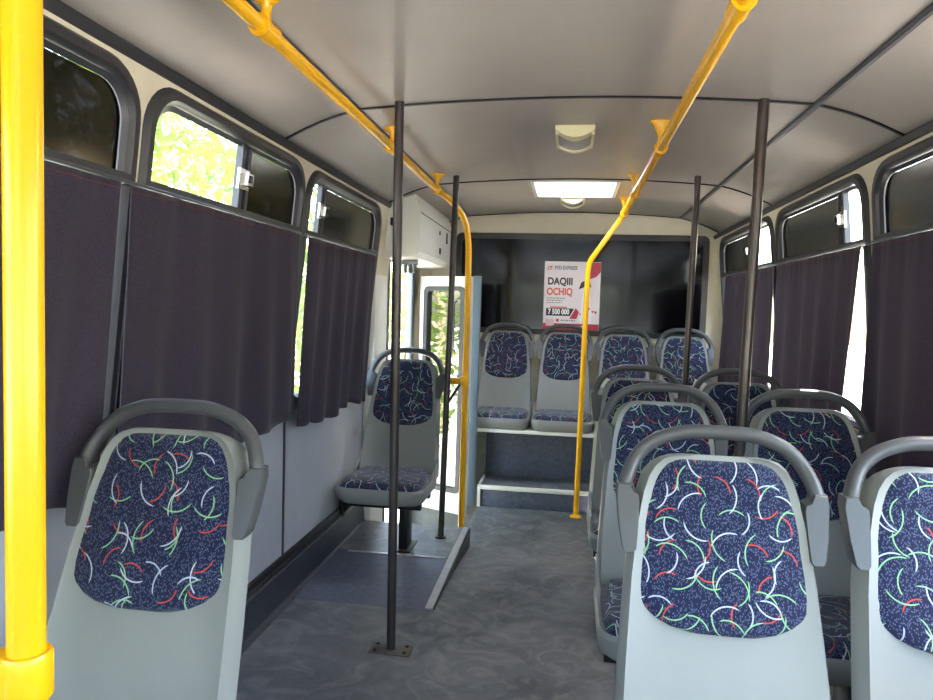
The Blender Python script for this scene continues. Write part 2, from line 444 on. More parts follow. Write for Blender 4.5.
# ---------------------------------------------------------------- floor
bm = bmesh.new()
def quad(bm, *p_): return bm.faces.new([bm.verts.new(q) for q in p_])
AX0, AX1 = -.512, .19
# flat parts: front, left of aisle, right of aisle
quad(bm, (-1.15, YF, 0), (1.15, YF, 0), (1.15, 2.8, 0), (-1.15, 2.8, 0))
quad(bm, (AX1, 2.8, 0), (1.15, 2.8, 0), (1.15, 4.65, 0), (AX1, 4.65, 0))
rp = [(2.8, 0), (3.05, -.006), (3.3, -.024), (3.8, -.084), (3.92, -.095), (4.05, -.1)]
for (ya, za), (yb, zb) in zip(rp, rp[1:]): quad(bm, (AX0, ya, za), (AX1, ya, za), (AX1, yb, zb), (AX0, yb, zb))
quad(bm, (-.56, 4.05, -.1), (AX1, 4.05, -.1), (AX1, 4.75, -.1), (-.56, 4.75, -.1))
quad(bm, (AX1, 2.8, 0), (AX1, 4.65, 0), (AX1, 4.65, -.1), (AX1, 4.05, -.1))
quad(bm, (-.56, 3.85, -.084), (AX0, 3.85, -.084), (AX0, 4.05, -.1), (-.56, 4.05, -.1))
fl = struct(link('floor', bm, M_floor, smooth=False))
# floor covering turned up along each wall (kick) with its metal strip
for i, s in enumerate((-1, 1)):
    bm = bmesh.new()
    e = 3.86 if s < 0 else YR-.8
    prism(bm, [(s*1.149, 0), (s*1.105, 0.0), (s*1.124, .02), (s*1.136, .15), (s*1.149, .15)], 1, YF, e)
    b_ = struct(link('baseboard_%s' % ('left' if s < 0 else 'right'), bm, M_kick))
    bm = bmesh.new(); prism(bm, [(s*1.149, .145), (s*1.132, .148), (s*1.132, .166), (s*1.140, .170), (s*1.140, .195), (s*1.149, .20)], 1, YF, e)
    link('metal_strip', bm, M_dark, b_)
    bm = bmesh.new(); box(bm, (min(s*1.128, s*1.134), YF, .146), (max(s*1.128, s*1.134), e, .158)); link('bright_lip', bm, M_alu, b_)

# platform under the seat by the door
pf = thing('seat_platform', 'low dark ramp-fronted platform carrying the single seat by the door', 'platform', (0, 0, 0))
bm = bmesh.new()
outl = [(2.78, .001), (3.36, .014), (3.86, .014), (3.86, -.42), (3.84, -.42), (3.84, -.02), (2.78, -.02)]
prism(bm, outl, 0, -1.145, -.52)
link('step_body', bm, M_step, pf, smooth=False)
newbox('platform_top', (-1.13, 3.362, .0135), (-.55, 3.855, .0155), M_floor, pf, bev=0)
bm = bmesh.new()
prism(bm, [(2.79, .003), (3.36, .016), (3.86, .016), (3.86, -.10), (3.36, -.05), (2.79, -.01)], 0, -.519, -.505)
link('side_skirt', bm, M_dark, pf, smooth=False)
bm = bmesh.new()
prism(bm, [(2.785, .002), (3.36, .015), (3.85, .015), (3.85, .021), (3.36, .021), (2.785, .008)], 0, -.545, -.512)
link('edge_strip', bm, M_stripb, pf, smooth=False)
bm = bmesh.new(); box(bm, (-1.06, 3.345, .012), (-.56, 3.36, .018)); link('front_edge_highlight', bm, M_stripb, pf, smooth=False)  # bright strip standing in for the highlight along the platform's front edge

# stepwell at the door
bm = bmesh.new()
box(bm, (-1.15, 3.86, -.42), (-.56, 5.0, -.38)); box(bm, (-.575, 3.87, -.38), (-.56, 4.98, -.102)); box(bm, (-1.18, 5.0, -.42), (-.56, 5.03, .42))
struct(link('floor.001', bm, M_step2, smooth=False))

# rear step and seat bench
rs = thing('rear_step', 'low step with white metal edge below the rear seat bench', 'step')
newbox('step_block', (-.555, 4.71, -.1), (1.1, 5.028, .045), M_step, rs)
newbox('edge_strip', (-.56, 4.695, .022), (1.1, 4.713, .052), M_white, rs)
newbox('edge_strip', (-.575, 4.695, -.1), (-.556, 5.028, .052), M_white, rs)
newbox('tread', (-.555, 4.72, .045), (1.1, 5.028, .0485), M_floor, rs, bev=.001)
rb = thing('rear_seat_bench', 'raised bench box with white ledge under the rear seat row', 'bench')
newbox('box_body', (-.62, 5.03, .03), (1.12, 5.44, .405), M_step, rb)
newbox('ledge', (-.64, 4.765, .405), (1.12, 5.445, .429), M_white, rb, bev=.005)

# ---------------------------------------------------------------- windows
def ring_mesh(bm, s, oa, ob, d_in0, d_in1):
    """frame between outline oa and ob; d_in = how far it stands into the bus"""
    rows_ = []
    for out, d in ((oa, d_in0-.02), (oa, d_in0), ([(a[0]*.7+b[0]*.3, a[1]*.7+b[1]*.3) for a, b in zip(oa, ob)], d_in1), ([(a[0]*.25+b[0]*.75, a[1]*.25+b[1]*.75) for a, b in zip(oa, ob)], d_in1), (ob, d_in0), (ob, d_in0-.03)):
        rows_.append([bm.verts.new((s*(wx(z)-d), y, z)) for y, z in out])
    n = len(oa)
    for r_ in range(5):
        for i in range(n):
            j = (i+1) % n; bm.faces.new((rows_[r_][i], rows_[r_][j], rows_[r_+1][j], rows_[r_+1][i]))
def pane_mesh(bm, s, out, d=-.012):
    vs_ = [bm.verts.new((s*(wx(z)-d), y, z)) for y, z in out]; bm.faces.new(vs_)
def bar(bm, s, y0, y1, z0, z1, d0, d1):
    P = []
    for d in (d0, d1):
        for y, z in ((y0, z0), (y1, z0), (y1, z1), (y0, z1)): P.append(bm.verts.new((s*(wx(z)-d), y, z)))
    for f in ((0, 1, 2, 3), (7, 6, 5, 4), (0, 4, 5, 1), (1, 5, 6, 2), (2, 6, 7, 3), (3, 7, 4, 0)): bm.faces.new([P[i] for i in f])
wc = [0]
def window(s, a, b, mode, full=True):
    """mode: 'fixed', or (open_y0, open_y1) of a slid-open ventilator"""
    wc[0] += 1
    root = bpy.data.objects.new('window_%d' % wc[0], None); C.objects.link(root); root['kind'] = 'structure'
    root.location = (s*1.1, (a+b)/2, WZ0); root.matrix_world = Matrix.Translation(root.location)
    def P(name, bm, m, sm=True):
        o = link(name, bm, m, None, smooth=sm); o.data.transform(Matrix.Translation(-Vector(root.location))); o.parent = root; return o
    bm = bmesh.new(); ring_mesh(bm, s, rrect(a, b, WZ0, WZ1, .125), rrect(a+.042, b-.042, WZ0+.042, WZ1-.04, .10), .002, .016)
    P('window_frame', bm, M_rubber)
    za, zb = 1.545, WZ1-.045
    bm = bmesh.new(); bar(bm, s, a+.03, b-.03, 1.522, 1.552, -.01, .016)
    P('transom', bm, M_trim, False)
    # inner sash outline: square below, round above
    def sash(i):
        pts = rrect(a+.042+i, b-.042-i, za+i*.3, zb-i, .085); n = len(pts)//4; r = []
        for k_, (y, z) in enumerate(pts):
            q = k_//n
            r.append(((a+.042+i) if q == 2 else (b-.042-i), za+i*.3) if q >= 2 else (y, z))
        return r
    bm = bmesh.new()
    o1, o2 = sash(0), sash(.012)
    R1 = [bm.verts.new((s*(wx(z)-.004), y, z)) for y, z in o1]; R2 = [bm.verts.new((s*(wx(z)+.006), y, z)) for y, z in o2]
    for i in range(len(R1)):
        j = (i+1) % len(R1)
        try: bm.faces.new((R1[i], R1[j], R2[j], R2[i]))
        except ValueError: pass
    bmesh.ops.remove_doubles(bm, verts=bm.verts, dist=.0002)
    P('sash_frame', bm, M_trim)
    if mode == 'fixed':
        bm = bmesh.new(); vs_ = sash(.01)
        vs2 = []
        for q in vs_:
            if not vs2 or (abs(q[0]-vs2[-1][0])+abs(q[1]-vs2[-1][1])) > 1e-5: vs2.append(q)
        pane_mesh(bm, s, vs2); P('upper_pane', bm, M_tint, False)
    else:
        oa, ob = mode
        full_o = sash(.01)
        def clip(lo, hi):
            r = []
            for y, z in full_o:
                q = (min(max(y, lo), hi), z)
                if not r or (abs(q[0]-r[-1][0])+abs(q[1]-r[-1][1])) > 1e-5: r.append(q)
            if abs(r[0][0]-r[-1][0])+abs(r[0][1]-r[-1][1]) < 1e-5: r.pop()
            return r
        for lo, hi, d in ((a, oa, -.012), (ob, b, -.012)):
            if hi-lo > .08:
                bm = bmesh.new(); pane_mesh(bm, s, clip(lo, hi), d); P('upper_pane', bm, M_tint, False)
        mid = ob if (b-ob) > (oa-a) else oa
        bm = bmesh.new(); bar(bm, s, mid-.012, mid+.012, za, zb-.002, -.018, .004)
        sg = 1 if mid == ob else -1
        bar(bm, s, mid+sg*.05-.010, mid+sg*.05+.010, za, zb-.002, -.02, .0)
        st = P('sash_stile', bm, M_trim, False)
        bm = bmesh.new(); bar(bm, s, mid-.035, mid+.035, 1.615, 1.68, .004, .012); bar(bm, s, mid-.012, mid+.03, 1.628, 1.667, .012, .03)
        P('slide_latch', bm, M_chrome, False)
        bm = bmesh.new(); bar(bm, s, mid+.002, mid+.018, 1.636, 1.66, .0301, .033); P('latch_slot', bm, M_dark, False)
    bm = bmesh.new(); pane_mesh(bm, s, [(a+.03, WZ0+.03), (b-.03, WZ0+.03), (b-.03, 1.53), (a+.03, 1.53)], -.014)
    P('lower_pane', bm, M_clear, False)
    return root
modesL = {4: (1.69, 2.17), 5: (2.78, 2.90), 3: 'fixed', 2: 'fixed', 1: 'fixed', 0: 'fixed'}
for i, (a, b) in enumerate(left_w): window(-1, a, b, modesL[i])
modesR = {5: (2.80, 3.0), 6: (4.02, 4.45), 4: (1.70, 1.98), 3: 'fixed', 2: 'fixed', 1: 'fixed', 0: 'fixed'}
for i, (a, b) in enumerate(right_w): window(1, a, b, modesR[i])

# rear window
wc[0] += 1
rw = bpy.data.objects.new('window_%d' % wc[0], None); C.objects.link(rw); rw['kind'] = 'structure'; rw.location = (0, YR, 1.1)
def rrect2(x0, x1, z0, z1, r): return [(p_[0], p_[1]) for p_ in rrect(x0, x1, z0, z1, r)]
bm = bmesh.new()
oa = rrect2(RW[0]-.03, RW[1]+.03, RW[2]-.03, RW[3]+.03, .05); ob = rrect2(RW[0]+.012, RW[1]-.012, RW[2]+.012, RW[3]-.012, .04)
rows_ = [[bm.verts.new((x, YR-d, z)) for x, z in o_] for o_, d in ((oa, 0), (oa, .014), (ob, .014), (ob, -.03))]
for r_ in range(3):
    for i in range(len(oa)):
        j = (i+1) % len(oa); bm.faces.new((rows_[r_][i], rows_[r_][j], rows_[r_+1][j], rows_[r_+1][i]))
o = link('window_frame', bm, M_rubber); o.data.transform(Matrix.Translation((0, -YR, -1.1))); o.parent = rw
bm = bmesh.new(); box(bm, (RW[0], YR+.006, RW[2]), (RW[1], YR+.012, RW[3]))
o = link('window_pane', bm, M_film, smooth=False); o.data.transform(Matrix.Translation((0, -YR, -1.1))); o.parent = rw
# windscreen and roof hatch
wc[0] += 1
ws = newbox('window_%d' % wc[0], (-1.09, YF-.03, .71), (1.09, YF-.024, 1.79), M_clear, bev=0); struct(ws)
ht = thing('roof_hatch', 'bright milky roof hatch in the rear of the ceiling', 'hatch', (0, 4.2, 1.97))
bm = bmesh.new()
for lo, hi in (((HX0-.02, HY0-.02), (HX1+.02, HY0+.004)), ((HX0-.02, HY1-.004), (HX1+.02, HY1+.02)), ((HX0-.02, HY0), (HX0+.004, HY1)), ((HX1-.004, HY0), (HX1+.02, HY1))):
    box(bm, (lo[0], lo[1]-4.2, -.005), (hi[0], hi[1]-4.2, .045), .002)
link('hatch_frame', bm, M_white, ht)
bm = bmesh.new(); box(bm, (HX0, HY0-4.2, .03), (HX1, HY1-4.2, .036), .001); link('hatch_panel', bm, M_hatch, ht)
for x in (-.12, .13): newbox('screw_knob', (x-.006, .1, .018), (x+.006, .112, .03), M_alu, ht, bev=.002)

# ceiling lamps
def lamp(y, label, ln=.30):
    t = thing('ceiling_lamp', label, 'lamp', (-.003, y, cz(0)), group='ceiling lamps')
    bm = bmesh.new()
    box(bm, (-.078, 0, -.012), (.078, ln, .0), .004)
    link('base_plate', bm, M_lampc, t)
    for y0, y1 in ((0, .075), (ln-.03, ln)):
        bm = bmesh.new()
        n = 14; fr = []; bk = []
        for i in range(n+1):
            u = -1+2*i/n; x = .076*u; h = .018+.030*(1-u*u)
            fr.append((x, -h))
        # bowed end cap, its inner edge curved
        A = [bm.verts.new((x, y0, z)) for x, z in fr]; 
        inner = [(y1 - (.03 if y0 == 0 else 0)*( (2*i/n-1)**2)) if y0 == 0 else y1 for i in range(n+1)]
        B = [bm.verts.new((x, inner[i], z)) for i, (x, z) in enumerate(fr)]
        At = [bm.verts.new((x, y0, -.008)) for x, z in fr]; Bt = [bm.verts.new((x, inner[i], -.008)) for i, (x, z) in enumerate(fr)]
        for i in range(n):
            bm.faces.new((A[i], A[i+1], B[i+1], B[i])); bm.faces.new((A[i], At[i], At[i+1], A[i+1])); bm.faces.new((B[i], B[i+1], Bt[i+1], Bt[i]))
        bm.faces.new((A[0], B[0], Bt[0], At[0])); bm.faces.new((A[n], At[n], Bt[n], B[n]))
        link('end_cap', bm, M_lampc, t)
    bm = bmesh.new(); n = 14
    A = []; B = []
    for i in range(n+1):
        u = -1+2*i/n; x = .066*u; h = .016+.024*(1-u*u)
        A.append(bm.verts.new((x, .04, -h))); B.append(bm.verts.new((x, ln-.02, -h)))
    for i in range(n): bm.faces.new((A[i], A[i+1], B[i+1], B[i]))
    link('diffuser', bm, M_lampd, t)
    for s in (-1, 1): newbox('side_rail', (s*.071-.006, .03, -.03), (s*.071+.006, ln-.02, -.005), M_lampc, t)
lamp(2.81, 'nearer of two cream square ceiling lamps, in front of the roof hatch')
lamp(4.50, 'farther small cream ceiling lamp, just behind the bright roof hatch', .26)

# ---------------------------------------------------------------- curtains
M_stitch = mat('red_brown_thread', (110, 52, 48), .8)
def curtain(s, ya0, ya1, yb0, yb1, zb, label, seed, tilt=0):
    rnd = random.Random(seed)
    bm = bmesh.new(); uvn = 110; nz = 26
    ph = [rnd.random()*6.28 for _ in range(5)]; n_pl = 5*(ya1-ya0)
    rows_ = []
    for j in range(nz+1):
        t = j/nz; z_t = 1.522
        row = []
        for i in range(uvn+1):
            u = i/uvn
            y = (ya0+(ya1-ya0)*u)*(1-t) + (yb0+(yb1-yb0)*u)*t
            zbot = zb + tilt*(u-.5) + .012*math.sin(u*9+ph[0]) + .006*math.sin(u*31+ph[1])
            z = z_t*(1-t)+zbot*t
            amp = .005+.016*min(1, t*1.2)
            w = math.sin(2*PI*n_pl*u+ph[2]+.8*math.sin(5*u+ph[3])+.5*t)*.6+.4*math.sin(2*PI*n_pl*.43*u+ph[4]+t*.8)
            w += .25*math.sin(2*PI*n_pl*3.1*u)*(1-t)**6
            x = 1.048+.045*t + w*amp
            row.append(bm.verts.new((s*x, y, z)))
        rows_.append(row)
    top_row = [v.co.copy() for v in rows_[0]]
    for j in range(nz):
        for i in range(uvn): bm.faces.new((rows_[j][i], rows_[j][i+1], rows_[j+1][i+1], rows_[j+1][i]))
    root = thing('curtain', label, 'curtain', (0, 0, 0), group='dark purple window curtains')
    o = link('cloth', bm, M_curt, root); sl_ = o.modifiers.new('thick', 'SOLIDIFY'); sl_.thickness = .0025
    bm = bmesh.new(); tube(bm, [(s*1.052, ya0-.02, 1.528), (s*1.052, ya1+.02, 1.528)], .005, 8); 
    for y in (ya0-.015, ya1+.015): tube(bm, [(s*1.052, y, 1.528), (s*1.082, y, 1.528)], .006, 8)
    link('curtain_rod', bm, M_alu, root)
    zt = 4; sr = [r_[0] for r_ in ()]
    bm = bmesh.new(); rr0 = []
    for i, v in enumerate(top_row):
        rr0.append([bm.verts.new((v[0]-s*.0035, v[1], v[2]-.016+d)) for d in (0, .0018)])
    for i in range(len(rr0)-1): bm.faces.new((rr0[i][0], rr0[i+1][0], rr0[i+1][1], rr0[i][1]))
    link('stitching', bm, M_stitch, root)
    return root
curtain(-1, .54, 1.515, .4, 1.46, .77, 'dark curtain on the near left window, beside the yellow stanchion', 1, .02)
curtain(-1, 1.56, 2.625, 1.58, 2.74, .775, 'wide dark curtain on the left window whose ventilator is slid open', 2, .0)
curtain(-1, 2.72, 3.70, 2.735, 3.70, .735, 'dark purple curtain on the left window nearest the door', 3)
curtain(1, 1.62, 2.66, 1.6, 2.78, .68, 'dark curtain on the right window nearest the camera, at photo edge', 4)
curtain(1, 2.745, 3.80, 2.95, 3.96, .68, 'brownish purple curtain in the middle of the right wall, between two bright gaps', 5)
curtain(1, 3.845, 5.0, 3.99, 5.33, .68, 'brownish purple curtain on the rearmost right window, beside rear wall', 6)

# ---------------------------------------------------------------- seats
def by(z):   # lean of the backrest
    return lerp_tab([(1.02, .005), (.96, -.004), (.85, -.03), (.70, -.085), (.55, -.14), (.45, -.175), (.38, -.2)], z)
HW = [(.948, .085), (.945, .105), (.937, .126), (.923, .143), (.90, .158), (.868, .169), (.80, .183), (.70, .195), (.55, .206), (.43, .212), (.33, .216)]
PW = [(.938, .075), (.935, .094), (.927, .112), (.913, .128), (.89, .142), (.857, .153), (.80, .166), (.72, .1725), (.68, .1745), (.655, .170), (.64, .158), (.625, .138), (.612, .108), (.603, .068), (.599, .02)]
def build_seat():
    root = bpy.data.objects.new('bus_seat', None); C.objects.link(root)
    # shell: back
    bm = bmesh.new()
    zs = [z for z, _ in HW[:6]] + [.84, .80, .75, .70, .64, .58, .52, .47, .43, .40, .37, .34]
    us = [-1, -.988, -.965, -.94, -.915, -.6, -.3, 0, .3, .6, .915, .94, .965, .988, 1]
    dep = [.05, .018, .010, -.010, -.008, 0, 0, 0, 0, 0, -.008, -.010, .010, .018, .05]
    g = []
    for z in zs:
        hw = lerp_tab(HW, z); rs_ = min(1, (.952-z)/.05)
        g.append([bm.verts.new((u*hw, by(z)+d*(rs_ if d > 0 else 1), z)) for u, d in zip(us, dep)])
    for i in range(len(zs)-1):
        for j in range(len(us)-1): bm.faces.new((g[i][j], g[i][j+1], g[i+1][j+1], g[i+1][j]))
    # back side
    gb = [[bm.verts.new((u*lerp_tab(HW, z)*.97, by(z)+.045*min(1, (.954-z)/.05), z)) for u in (-1, -.5, 0, .5, 1)] for z in zs]
    for i in range(len(zs)-1):
        for j in range(4): bm.faces.new((gb[i][j+1], gb[i][j], gb[i+1][j], gb[i+1][j+1]))
        bm.faces.new((g[i][0], g[i+1][0], gb[i+1][0], gb[i][0])); bm.faces.new((g[i+1][-1], g[i][-1], gb[i][-1], gb[i+1][-1]))
    bm.faces.new([v for v in g[0]] + [v for v in gb[0]][::-1])
    # seat pan: rounded outline with a rolled lip
    def ol(hw, y0, y1, r, n=6):
        return rrect(-hw, hw, y0, y1, r, n)
    prof = [(.20, .285, .0), (.215, .30, .0), (.222, .33, .0), (.223, .352, 0), (.216, .364, 0), (.20, .360, 0)]
    R_ = []
    for hw, z, _ in prof:
        d = .223-hw
        R_.append([bm.verts.new((x, y, z+.0)) for x, y in ol(hw, -.60+d, -.165-d*.5, .075)])
    for a in range(len(R_)-1):
        for i in range(len(R_[0])):
            j = (i+1) % len(R_[0]); bm.faces.new((R_[a][i], R_[a][j], R_[a+1][j], R_[a+1][i]))
    bm.faces.new(R_[0][::-1]); bm.faces.new(R_[-1])
    # side wings joining pan and back
    for s in (-1, 1):
        P = [(-.17, .44), (-.20, .50), (-.165, .50), (-.13, .42), (-.15, .345), (-.36, .345), (-.30, .368), (-.24, .385), (-.205, .41)]
        prism(bm, [(y, z) for y, z in [(-.13, .435), (-.135, .42), (-.14, .34), (-.40, .34), (-.36, .358), (-.27, .374), (-.215, .400), (-.185, .43), (-.17, .435)]], 0, s*.204, s*.2155)
    sh = link('shell', bm, M_shell, root)
    # backrest pad
    def pad(name, rows2, fn, uvf, close=True):
        bm = bmesh.new(); uvl = bm.loops.layers.uv.new('UVMap'); G = []; U = {}
        ts = [-1, -.97, -.9, -.75, -.5, -.25, 0, .25, .5, .75, .9, .97, 1]
        for k_, (a, w) in enumerate(rows2):
            row = []
            for t in ts:
                v = bm.verts.new(fn(a, w, t, k_)); U[v] = uvf(a, w, t); row.append(v)
            G.append(row)
        for i in range(len(G)-1):
            for j in range(len(ts)-1): bm.faces.new((G[i][j], G[i][j+1], G[i+1][j+1], G[i+1][j]))
        for f in bm.faces:
            for lp in f.loops: lp[uvl].uv = U[lp.vert]
        return link(name, bm, M_fab, root)
    rows2 = [(z, w) for z, w in PW]; rows2 = rows2[:7] + [(.77, .166)] + rows2[7:]
    nR = len(rows2)
    def fb(z, w, t, k_):
        e = (1-abs(t)**6); e2 = min(1, min(.9385-z, z-.5985)/.012+.0)
        return (t*w, by(z)-.003-.011*max(0, e)*max(0, min(1, e2))+ (0.006 if (k_ == 0 or k_ == nR-1 or abs(t) == 1) else 0), z)
    pad('backrest_pad', rows2, fb, lambda z, w, t: (t*w, z))
    # seat cushion
    cr = [(-.592, .10, .357), (-.594, .15, .362), (-.588, .175, .374), (-.575, .19, .388), (-.55, .2, .396), (-.5, .205, .400), (-.42, .207, .397), (-.33, .205, .392), (-.26, .198, .390), (-.215, .18, .392), (-.20, .14, .388)]
    def fc(y, w, t, k_):
        zc_ = cr[k_][2]; return (t*w, y, zc_-.03*max(0, abs(t)-.88)/.12 - .004*(1-t*t) if abs(t) > .88 else zc_-.004*(1-t*t))
    pad('seat_cushion', [(a, b) for a, b, c_ in cr], fc, lambda y, w, t: (t*w+3, y))
    # grab handle
    bm = bmesh.new()
    arc = [(-.196, .80), (-.201, .85), (-.195, .89), (-.174, .934), (-.142, .966), (-.10, .985), (-.05, .994), (.05, .994), (.10, .985), (.142, .966), (.174, .934), (.195, .89), (.201, .85), (.196, .80)]
    pts = smoothpath([(x, by(z)+.008+ .012*(z > .93), z) for x, z in arc], 4)
    tube(bm, pts, .0165, 14, sx=1.15, sy=.95, upv=(0, 1, 0))
    for s in (-1, 1):
        poly = [(.2190, .862), (.216, .882), (.190, .884), (.182, .866), (.170, .861), (.168, .85), (.170, .80), (.174, .752), (.179, .745), (.198, .745), (.204, .752), (.213, .80)]
        off = [(-.010, .020)]
        def ring_(dy, sc_): return [bm.verts.new((s*(x+(.193-x)*sc_), by(z)+dy, z+(.81-z)*sc_*.4)) for x, z in poly]
        L4 = [ring_(-.016, .10), ring_(-.012, .02), ring_(.012, 0), ring_(.028, .05)]
        n = len(poly)
        for q_ in range(3):
            for i in range(n):
                j = (i+1) % n; bm.faces.new((L4[q_][i], L4[q_][j], L4[q_+1][j], L4[q_+1][i]))
        bm.faces.new(L4[0]); bm.faces.new(L4[-1][::-1])
    link('grab_handle', bm, M_handle, root)
    # underframe and pedestal leg
    bm = bmesh.new(); 
    for y in (-.50, -.28): box(bm, (-.2, y-.018, .255), (.2, y+.018, .288), .003)
    link('underframe', bm, M_dark, root)
    bm = bmesh.new(); box(bm, (.055, -.36, .0), (.10, -.24, .262), .006); box(bm, (.03, -.40, .0), (.125, -.22, .008), .002)
    link('leg', bm, M_dark, root)
    return root
proto = build_seat()
seat_list = [
 ((-.845, 1.415, 0), 0, 'grey shell seat alone at left beneath the dark curtain, beside the yellow stanchion', None, 1.022),
 ((-.872, 3.78, .0155), 0, 'single grey seat on the low platform by the open door', None, 1.0),
 ((.335, 1.575, 0), 0, 'nearest right-hand aisle seat, full patterned backrest in the foreground', 'pairs of seats on the right', 1.0),
 ((.80, 1.575, 0), 0, 'nearest right-hand window seat, cut by the right photo edge', 'pairs of seats on the right', 1.0),
 ((.335, 2.50, 0), 0, 'second aisle seat on the right, directly behind the nearest aisle seat', 'pairs of seats on the right', 1.0),
 ((.80, 2.50, 0), 0, 'second window seat on the right, with sunlit handle beside the thick grey pole', 'pairs of seats on the right', 1.0),
 ((.335, 3.37, 0), 0, 'third aisle seat on the right, farthest of that aisle row', 'pairs of seats on the right', 1.0),
 ((.785, 3.37, 0), 0, 'third window seat on the right, handle behind the thick grey pole', 'pairs of seats on the right', 1.0),
 ((-.455, 5.35, .145), 0, 'rear row seat nearest the door, left of the poster', 'rear row of seats', 1.0),
 ((-.02, 5.35, .145), 0, 'rear row seat right under the poster', 'rear row of seats', 1.0),
 ((.415, 5.35, .145), 0, 'rear row seat just right of the poster and yellow pole', 'rear row of seats', 1.0),
 ((.85, 5.35, .145), 0, 'rear row seat in the right rear corner beside the curtain', 'rear row of seats', 1.0),
]
for i, (loc, rz, label, grp, sc) in enumerate(seat_list):
    t = proto if i == 0 else copy_tree(proto)
    t.location = loc; t.rotation_euler = (0, 0, rz); t.scale = (1, 1, sc)
    t['label'] = label; t['category'] = 'seat'; t['group'] = grp or 'single seats on the left'
bpy.context.view_layer.update()
for t in [o for o in bpy.data.objects if o.get('category') == 'seat']:
    ch = {c.name.split('.')[0]: c for c in t.children}
    if t.get('group') == 'rear row of seats':      # rear seats rest on the bench ledge
        bpy.data.objects.remove(ch['leg']); bpy.data.objects.remove(ch['underframe']); t.scale = (.965, 1, 1)
    if t.location.x < -.8 or t.location.x > .7 and t.location.y < 4:       # outer seats also bear on the side wall
        s = -1 if t.location.x < 0 else 1
        bm = bmesh.new(); xw = s*1.146-t.location.x
        box(bm, (min(xw, s*.19), -.30, .262), (max(xw, s*.19), -.26, .288), .003)
        tube(bm, [(xw-s*.012, -.29, .16), (s*.17, -.28, .272)], .014, 8); box(bm, (xw-.02 if s > 0 else xw, -.32, .13), (xw if s > 0 else xw+.02, -.25, .288), .002)
        link('wall_bracket', bm, M_dark, t)

# paper slips tucked behind the third-row seats
for x0, lab in ((.335-.16, 'white paper cover corner at left shoulder of the third aisle seat'), (.775-.16, 'white paper cover corner at left shoulder of the third window seat')):
    bm = bmesh.new()
    prism(bm, [(-.035, -.03), (-.02, .03), (.035, .01), (.012, -.028)], 1, 0, .002)
    o = link('paper_slip', bm, M_white, smooth=False); o.location = (x0, 3.37+.012, .925)
    tag(o, lab, 'paper', 'paper slips')

# ---------------------------------------------------------------- poles and rails
def flange(bm, x, y, z, w=.075):
    box(bm, (x-w, y-w*.55, z), (x+w, y+w*.55, z+.006), .002)
def dark_pole(name, x, y, z0, z1, label, m, lean=(0, 0), r=.0165, fl=True):
    t = thing(name, label, 'pole', (x, y, z0), group='dark grey floor-to-ceiling poles')
    newtube('pole_tube', [(0, 0, 0), (lean[0], lean[1], z1-z0)], r, m, t, 20)
    bm = bmesh.new()
    if fl: flange(bm, 0, 0, 0)
    else: tube(bm, [(0, 0, 0), (0, 0, .008)], .03, 20)
    link('floor_plate', bm, M_pole if not fl else M_plate, t)
    if fl:
        for sx in (-.055, .055):
            for sy in (-.025, .025):
                bm = bmesh.new(); tube(bm, [(sx, sy, .005), (sx, sy, .011)], .007, 6); link('bolt', bm, M_dark, t)
M_plate = mat('worn_steel_plate', (92, 86, 80), .5, metal=.4, noise=.35, nscale=30)
dark_pole('floor_pole', -.596, 2.425, 0, cz(.6), 'grey pole bolted to the aisle floor in front of the single door seat', M_pole, lean=(-.014, -.01))
dark_pole('floor_pole', -.640, 3.66, .0155, cz(.62), 'thin dark pole beside the yellow pole at the door platform', M_pole, fl=False, lean=(.016, .09))
dark_pole('floor_pole', .575, 2.445, 0, cz(.6), 'thick grey pole among the right seats between second row seats', M_poleg, r=.018, lean=(.029, 0))
dark_pole('floor_pole', .597, 3.74, 0, cz(.62), 'farther slim grey pole in front of the rear corner seat', M_poleg, lean=(.026, 0))

def rail(name, x, ys_, brackets, tail, label):
    ZR = 1.872
    t = thing(name, label, 'handrail', (x, 0, ZR), group='yellow ceiling handrails')
    pts = [(0, y, 0) for y in ys_] + [(p_[0]-x, p_[1], p_[2]-ZR) for p_ in tail]
    head = pts[:len(ys_)]; tl = smoothpath(pts[len(ys_)-1:], 8)
    newtube('rail_tube', head[:-1]+tl, .0175, M_yel, t, 20)
    for yb in brackets:
        dz = cz(x)-ZR
        bm = bmesh.new()
        tube(bm, [(0, yb-.035, 0), (0, yb+.035, 0)], .0235, 20)
        tube(bm, [(0, yb-.038, 0), (0, yb-.032, 0)], .026, 20)
        # flared neck up to the ceiling
        secs = [(.015, .013, .016), (.035, .012, .012), (.055, .012, .016), (dz-.014, .016, .036), (dz-.004, .018, .05), (dz, .018, .052)]
        R_ = []
        for h, wx_, wy_ in secs:
            R_.append([bm.verts.new((wy_*math.cos(a)*.8, yb+wx_*1.3*math.sin(a), h)) for a in [2*PI*k_/16 for k_ in range(16)]])
        for a in range(len(R_)-1):
            for i in range(16): bm.faces.new((R_[a][i], R_[a][(i+1) % 16], R_[a+1][(i+1) % 16], R_[a+1][i]))
        bm.faces.new(R_[-1])
        link('ceiling_bracket', bm, M_yel, t)
    p_ = pts[-1]
    bm = bmesh.new(); tube(bm, [p_, (p_[0], p_[1], p_[2]+.006), (p_[0], p_[1], p_[2]+.016)], [.04, .037, .02], 24); link('floor_flange', bm, M_yel, t)
    return t
rl_ = rail('ceiling_handrail', -.71, [-1.2, 3.6], [-.2, 1.555, 2.72, 3.66], [(-.70, 3.74, 1.868), (-.665, 3.87, 1.84), (-.61, 3.95, 1.765), (-.585, 3.97, 1.66), (-.578, 3.975, 1.5), (-.577, 3.975, 1.0), (-.576, 3.975, -.084)], 'left yellow ceiling rail bending down into the pole beside the door')
